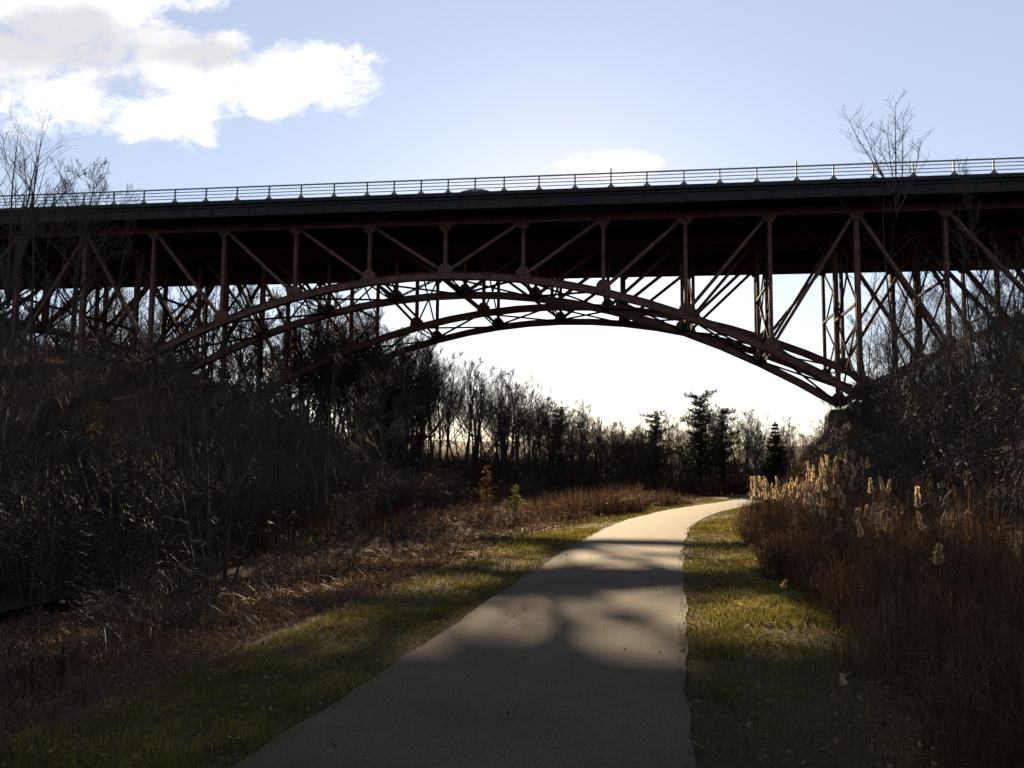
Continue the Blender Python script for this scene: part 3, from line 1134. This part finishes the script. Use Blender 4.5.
keep = NR.random(len(x)) < np.clip((-l - 2.1 - .5 * np.sin(y * .6) - .3 * np.sin(y * 1.7)) * 1.2, 0, 1) * np.clip((y - 27) / 8, .1, 1)
x, y, l = x[keep], y[keep], l[keep]
tag(blades('tall_dead_weeds', x, y, NR.uniform(.25, 1.1, len(x)) * sstep((y - 25) / 12) * sstep((53 - y) / 5) * (1 + .35 * wob(x * 1.3, y * 1.3)), NR.uniform(.015, .03, len(x)), M['dry_grass'], .6, 3), 'tall orange brown dead weeds left of the path bend', 'dead weeds', kind='stuff')
x, y, l = sample(9000, 50, 80, 1.8, 4.5, 0)
tag(blades('weed_strip', x, y, NR.uniform(.3, .9, len(x)), NR.uniform(.03, .05, len(x)), M['dry_grass'], .4, 3), 'brown dead weeds on the outside of the path bend', 'dead weeds', kind='stuff')

# twiggy undergrowth masses
def under(cnt, y0, y1, n0, n1, h0, h1, wd, label, pw=1.0):
    x, y, l = sample(cnt, y0, y1, n0, n1, pw)
    keep = ~((l < 0) & (np.abs(l + 11.2) < .9) & (y < 27)) & (wob(x * .5, y * .5 + 3) + NR.normal(0, .5, len(x)) > -.55)
    x, y, l = x[keep], y[keep], l[keep]
    h = NR.uniform(h0, h1, len(x)) * (.75 + .35 * wob(x * .45, y * .45)).clip(.35, 1.4)
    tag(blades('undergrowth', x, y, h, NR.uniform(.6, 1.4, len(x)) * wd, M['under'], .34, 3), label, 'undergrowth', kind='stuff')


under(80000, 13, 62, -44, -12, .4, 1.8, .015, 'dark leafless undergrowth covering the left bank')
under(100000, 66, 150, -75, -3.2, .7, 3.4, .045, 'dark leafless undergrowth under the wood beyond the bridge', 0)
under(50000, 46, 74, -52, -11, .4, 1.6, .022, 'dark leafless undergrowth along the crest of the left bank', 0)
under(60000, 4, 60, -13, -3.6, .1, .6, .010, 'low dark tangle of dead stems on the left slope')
under(22000, 44, 72, 2.7, 16, .4, 1.9, .02, 'dark leafless undergrowth round the right arch foot', 0)
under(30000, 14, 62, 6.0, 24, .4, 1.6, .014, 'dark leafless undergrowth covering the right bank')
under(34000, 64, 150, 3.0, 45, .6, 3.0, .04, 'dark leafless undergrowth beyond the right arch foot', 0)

# reed bed to the right of the path
def reed_points(cnt):
    x, y, l = sample(cnt, 3.4, 48, 2.5, 9.5)
    front = 2.75 + .35 * np.sin(y * .7) + .25 * np.sin(y * 1.9 + 1) + .35 * sstep((12 - y) / 8)
    lim = np.interp(y, [3, 12, 20, 34, 48], [5.2, 5.6, 5.7, 6.3, 4.2])
    keep = (l > front) & (l < lim)
    return x[keep], y[keep], l[keep], front[keep]


x, y, l, fr = reed_points(42000)
h = NR.uniform(.5, 1.4, len(x)) * np.interp(y, [4, 14], [.6, 1]) * np.interp(l, [3.8, 6.5], [1, .62]) * np.clip(.25 + (l - fr) * .8, .25, 1.1)
tag(blades('reed_bed', x, y, h, np.clip(.0009 * y, .007, .022), M['reed'], .34, 3), 'thick bed of red brown dead reeds right of the path', 'reeds', kind='stuff')
x, y, l, fr = reed_points(42000)
z = ground(x, y)
hh = NR.uniform(.15, 1.2, len(x)) * np.clip(.22 + (l - fr) * .6, .22, 1.0)
tag(blades('reed_leaves', x, y, NR.uniform(.25, .5, len(x)), np.clip(.0009 * y, .008, .022), M['reed'], .9, 3, z0=hh), 'dry drooping leaves in the reed bed right of the path', 'reed leaves', kind='stuff')


# plumed reeds one can count
def plume_proto(seed):
    rng = random.Random(seed)
    r = empty('plumed_reed', (0, 0, -500))
    r['category'] = 'reed'
    st = MB()
    pts = [Vector((0, 0, -.1))]
    d = Vector((rng.gauss(0, .05), rng.gauss(0, .05), 1)).normalized()
    for s in range(6):
        d = (d + Vector((.018 * s * .5, rng.gauss(0, .01), 0))).normalized()
        pts.append(pts[-1] + d * .27)
    st.tube(pts, [.007, .0068, .0065, .006, .005, .004, .003], 5)
    st.build('stalk', M['reed'], r)
    lf = MB()
    for j in range(4):
        q = pts[2 + j % 4]
        a = rng.random() * 6.28
        v = Vector((math.cos(a), math.sin(a), .9)).normalized()
        s = v.cross(UP).normalized()
        p1 = q + v * .16
        p2 = p1 + (v + Vector((0, 0, -.9))).normalized() * .14
        lf.poly([q - s * .006, q + s * .006, p1 + s * .009, p1 - s * .009, p2], [(0, 1, 2, 3), (3, 2, 4)])
    lf.build('leaves', M['reed'], r)
    pl = MB()
    tip = pts[-1]
    for j in range(260):
        f = rng.random()
        q = pts[-2].lerp(tip, f * 1.0) + d * (.07 * f)
        v = (d * rng.uniform(.6, 1.2) + Vector((rng.gauss(.25, .45), rng.gauss(0, .4), rng.gauss(0, .2)))).normalized()
        l = .075 * (1.15 - .65 * f) * rng.uniform(.6, 1.15)
        s = v.orthogonal().normalized()
        a = rng.random() * 6.28
        s = s * math.cos(a) + v.cross(s) * math.sin(a)
        pl.poly([q, q + v * l * .6 + s * .012, q + v * l * 1.15, q + v * l * .6 - s * .012], [(0, 1, 2, 3)])
    pl.build('plume', M['plume'], r)
    return dict(root=r, h=1.72, used=False)


P_REED = [plume_proto(s) for s in (3, 8, 21)]
for j in range(26):
    y = RNG.uniform(13, 27)
    l = RNG.uniform(3.5, 5.6)
    x = float(path_x(y)) + l / float(path_c(y))
    put(P_REED[j % 3], x, y, RNG.uniform(1.35, 1.85), 'dim plumed reed scattered in the shaded part of the bed', 'plumed reeds in the shade', wide=1.1)
for j in range(135):
    y = RNG.uniform(26, 37)
    l = RNG.uniform(3.0, 6.6)
    x = float(path_x(y)) + l / float(path_c(y))
    put(P_REED[j % 3], x, y, RNG.uniform(1.3, 2.0), 'pale plumed reed in the sunlit cluster beside the path bend', 'plumed reeds in the sunlit cluster', wide=1.0)
for px, py, y, lb in ((800, 488, 24, 'plumed reed standing first right of the sunlit cluster'), (808, 490, 23.5, 'plumed reed just right of the first lone one'),
                      (823, 487, 22, 'tall plumed reed in the gap right of the two lone ones'), (842, 488, 21, 'bright plumed reed above the dark reeds at mid right'),
                      (843, 502, 18, 'short plumed reed just under the bright one at mid right'), (887, 507, 15, 'lone plumed reed far right in the dark bed'),
                      (794, 508, 19, 'drooping plumed reed low in front of the sunlit cluster'), (925, 533, 11, 'small dim plumed reed in the shade at far right'),
                      (777, 576, 10.6, 'lone plumed reed leaning out low over the grass verge'), (874, 512, 17, 'short dim plumed reed left of the far right one'),
                      (761, 541, 16, 'low plumed reed at the front edge of the bed'), (853, 672, 6.2, 'nearest plumed reed low at the bottom right of the verge')):
    p = at(px, py, y)
    hgt = max(p.z - gz(p.x, y), .3)
    o = put(P_REED[RNG.randrange(3)], p.x, y, hgt, lb, wide=1.7 if hgt > 1 else 2.2)

# fallen leaves
x1, y1, l1 = sample(9000, 2.2, 40, 1.2, 4.2)
x2, y2, l2 = sample(22000, 2.4, 45, -11, -1.25)
x3, y3, l3 = sample(150, 3.5, 30, -1.2, 1.2)
x = np.concatenate([x1, x2, x3]); y = np.concatenate([y1, y2, y3])
n = len(x)
s = NR.uniform(.010, .024, n) * np.where(np.abs(lat(x, y)) < 1.25, .9, 1)
a = NR.uniform(0, 6.283, n)
ti = NR.normal(0, .45, (n, 2))
e1 = np.stack([np.cos(a), np.sin(a), ti[:, 0]], 1) * s[:, None]
e2 = np.stack([-np.sin(a), np.cos(a), ti[:, 1]], 1) * (s * .6)[:, None]
c = np.stack([x, y, ground(x, y) + .03 + np.abs(ti).sum(1) * .02 + (np.abs(lat(x, y)) < 1.25) * .02], 1)
up_ = np.zeros_like(c); up_[:, 2] = s * .3
V = np.stack([c - e1 + up_, c + e2, c + e1 + up_, c - e2], 1).reshape(-1, 3)
b = np.arange(n) * 4
tag(np_mesh('fallen_leaves', V, [np.stack([b, b + 1, b + 2, b + 3], 1)], M['litter']), 'brown fallen leaves scattered over the verges and left slope', 'fallen leaves', kind='stuff')

# arching bramble canes over the left slope
mb = MB()
for j in range(1700):
    s = 6.5 * (60 / 6.5) ** RNG.random()
    l = -RNG.uniform(4.2, 14)
    x = float(path_x(s)) + l
    if abs(l + 11.2) < 1.6 and s < 34: continue
    p = Vector((x, s, gz(x, s) - .03))
    a = RNG.random() * 6.28
    L = RNG.uniform(.7, 1.9)
    d = Vector((math.cos(a) * .5, math.sin(a) * .5, 1)).normalized()
    pts = [p]
    for k in range(6):
        d = (d + Vector((math.cos(a) * .22, math.sin(a) * .22, -.3))).normalized()
        pts.append(pts[-1] + d * (L / 6))
    mb.tube(pts, [.006 - .0006 * k for k in range(7)], 3)
tag(mb.build('bramble_canes', M['cane']), 'arching bare bramble canes over the left slope', 'brambles', kind='stuff')

# remove prototypes that were never placed
for P in P_TREE + P_WOOD + P_SAP + P_SHRUB + P_REED + [P_PINE, P_CEDAR, P_SPRUCE, P_YPINE, P_RUST, P_LEAFY, P_FAN, P_VASE]:
    if not P['used']:
        for ch in list(P['root'].children): bpy.data.objects.remove(ch)
        bpy.data.objects.remove(P['root'])

# ------------------------------------------------------------------ light and sky
SUN_EL = math.atan(.274)
SUN_AZ = math.radians(3.0)
sd = Vector((math.sin(SUN_AZ) * math.cos(SUN_EL), math.cos(SUN_AZ) * math.cos(SUN_EL), math.sin(SUN_EL)))
ld = bpy.data.lights.new('sun', 'SUN')
ld.energy = 5.0
ld.angle = math.radians(.53)
ld.color = (1.0, .75, .47)
lo = bpy.data.objects.new('sun', ld)
lo.rotation_euler = sd.to_track_quat('Z', 'Y').to_euler()
lo.location = (0, 0, 60)
COL.objects.link(lo)

world = bpy.data.worlds.new('World')
scene.world = world
world.use_nodes = True
nt = world.node_tree
nt.nodes.clear()
N, L = nt.nodes, nt.links
wo = N.new('ShaderNodeOutputWorld')
bg = N.new('ShaderNodeBackground')
bg.inputs['Strength'].default_value = .06
sky = N.new('ShaderNodeTexSky')
sky.sky_type = 'NISHITA'
sky.sun_disc = False
sky.sun_elevation = SUN_EL
sky.sun_rotation = SUN_AZ
sky.dust_density = .14
sky.ozone_density = 1.3
tc = N.new('ShaderNodeTexCoord')
sp = N.new('ShaderNodeSeparateXYZ')
L.new(tc.outputs['Generated'], sp.inputs[0])


def mth(op, a, b=None, c=None, clamp=False):
    n = N.new('ShaderNodeMath')
    n.operation = op
    n.use_clamp = clamp
    for i, v in enumerate((a, b, c)):
        if v is None: continue
        if isinstance(v, (int, float)): n.inputs[i].default_value = v
        else: L.new(v, n.inputs[i])
    return n.outputs[0]


ysafe = mth('MAXIMUM', sp.outputs['Y'], .02)
A = mth('DIVIDE', sp.outputs['X'], ysafe)
B = mth('DIVIDE', sp.outputs['Z'], ysafe)
cv = N.new('ShaderNodeCombineXYZ')
L.new(A, cv.inputs[0]); L.new(B, cv.inputs[1])


def ab(px, py):
    d = ray(px, py)
    return d.x / d.y, d.z / d.y


def noise_n(scale, detail=8, rough=.6, dist=0.0, off=(0, 0, 0), st=(1, 1.5, 1)):
    mp = N.new('ShaderNodeMapping')
    mp.inputs['Location'].default_value = off
    mp.inputs['Scale'].default_value = st
    L.new(cv.outputs[0], mp.inputs[0])
    n = N.new('ShaderNodeTexNoise')
    n.inputs['Scale'].default_value = scale
    n.inputs['Detail'].default_value = detail
    n.inputs['Roughness'].default_value = rough
    n.inputs['Distortion'].default_value = dist
    L.new(mp.outputs[0], n.inputs['Vector'])
    return n.outputs['Fac']


def blob(px, py, rx, ry):
    a, b = ab(px, py)
    u = mth('MULTIPLY', mth('SUBTRACT', A, a), F / rx)
    v = mth('MULTIPLY', mth('SUBTRACT', B, b), F / ry)
    r2 = mth('ADD', mth('MULTIPLY', u, u), mth('MULTIPLY', v, v))
    return mth('SUBTRACT', 1.0, r2, clamp=False)


def blobs(lst):
    o = None
    for q in lst:
        b_ = mth('MAXIMUM', blob(*q), -1.5)
        o = b_ if o is None else mth('MAXIMUM', o, b_)
    return o


field = blobs([(50, 62, 150, 62), (170, 70, 120, 48), (295, 78, 92, 40), (175, 112, 62, 34), (60, 10, 150, 40), (-120, 60, 200, 90), (612, 166, 50, 20)])
n1 = noise_n(11.0, 13, .7, .25, (1.7, 3.1, 0))
dens = mth('ADD', mth('MULTIPLY', field, .55), mth('MULTIPLY', mth('SUBTRACT', n1, .5), 3.4))
mr = N.new('ShaderNodeMapRange'); mr.interpolation_type = 'SMOOTHSTEP'
mr.inputs['From Min'].default_value = -.25; mr.inputs['From Max'].default_value = .5
L.new(dens, mr.inputs['Value'])
front = mth('GREATER_THAN', sp.outputs['Y'], .05)
cf = mth('MULTIPLY', mr.outputs[0], front)
core = blobs([(70, 40, 200, 52), (200, 55, 110, 24), (-100, 40, 180, 80), (120, 84, 60, 16)])
gn = mth('ADD', mth('MULTIPLY', core, .8), mth('MULTIPLY', mth('SUBTRACT', noise_n(6, 6, .55, .3, (4, 8, 0)), .5), 2.6))
mg = N.new('ShaderNodeMapRange'); mg.interpolation_type = 'SMOOTHSTEP'
mg.inputs['From Min'].default_value = 0; mg.inputs['From Max'].default_value = .9
L.new(gn, mg.inputs['Value'])
ccol = N.new('ShaderNodeMix'); ccol.data_type = 'RGBA'
ccol.inputs['A'].default_value = (7.9, 7.7, 7.6, 1)
ccol.inputs['B'].default_value = (4.9, 4.85, 5.1, 1)
L.new(mg.outputs[0], ccol.inputs['Factor'])
mixc = N.new('ShaderNodeMix'); mixc.data_type = 'RGBA'
L.new(cf, mixc.inputs['Factor'])
tint = N.new('ShaderNodeMix'); tint.data_type = 'RGBA'; tint.blend_type = 'MULTIPLY'
tint.inputs['Factor'].default_value = 1
tint.inputs['B'].default_value = (1.05, .99, 1.04, 1)
L.new(sky.outputs[0], tint.inputs['A'])
hazy = N.new('ShaderNodeMix'); hazy.data_type = 'RGBA'
hazy.inputs['Factor'].default_value = .42
hazy.inputs['B'].default_value = (4.6, 4.9, 5.6, 1)
L.new(tint.outputs['Result'], hazy.inputs['A'])
L.new(hazy.outputs['Result'], mixc.inputs['A'])
L.new(ccol.outputs['Result'], mixc.inputs['B'])
L.new(mixc.outputs['Result'], bg.inputs['Color'])
L.new(bg.outputs[0], wo.inputs['Surface'])

vs = scene.view_settings
vs.view_transform = 'Standard'
vs.look = 'None'
vs.exposure = 1.4
vs.gamma = 1.0
vs.use_curve_mapping = False
scene.cycles.max_bounces = 6
scene.cycles.diffuse_bounces = 3
scene.cycles.transmission_bounces = 4
scene.cycles.use_denoising = True
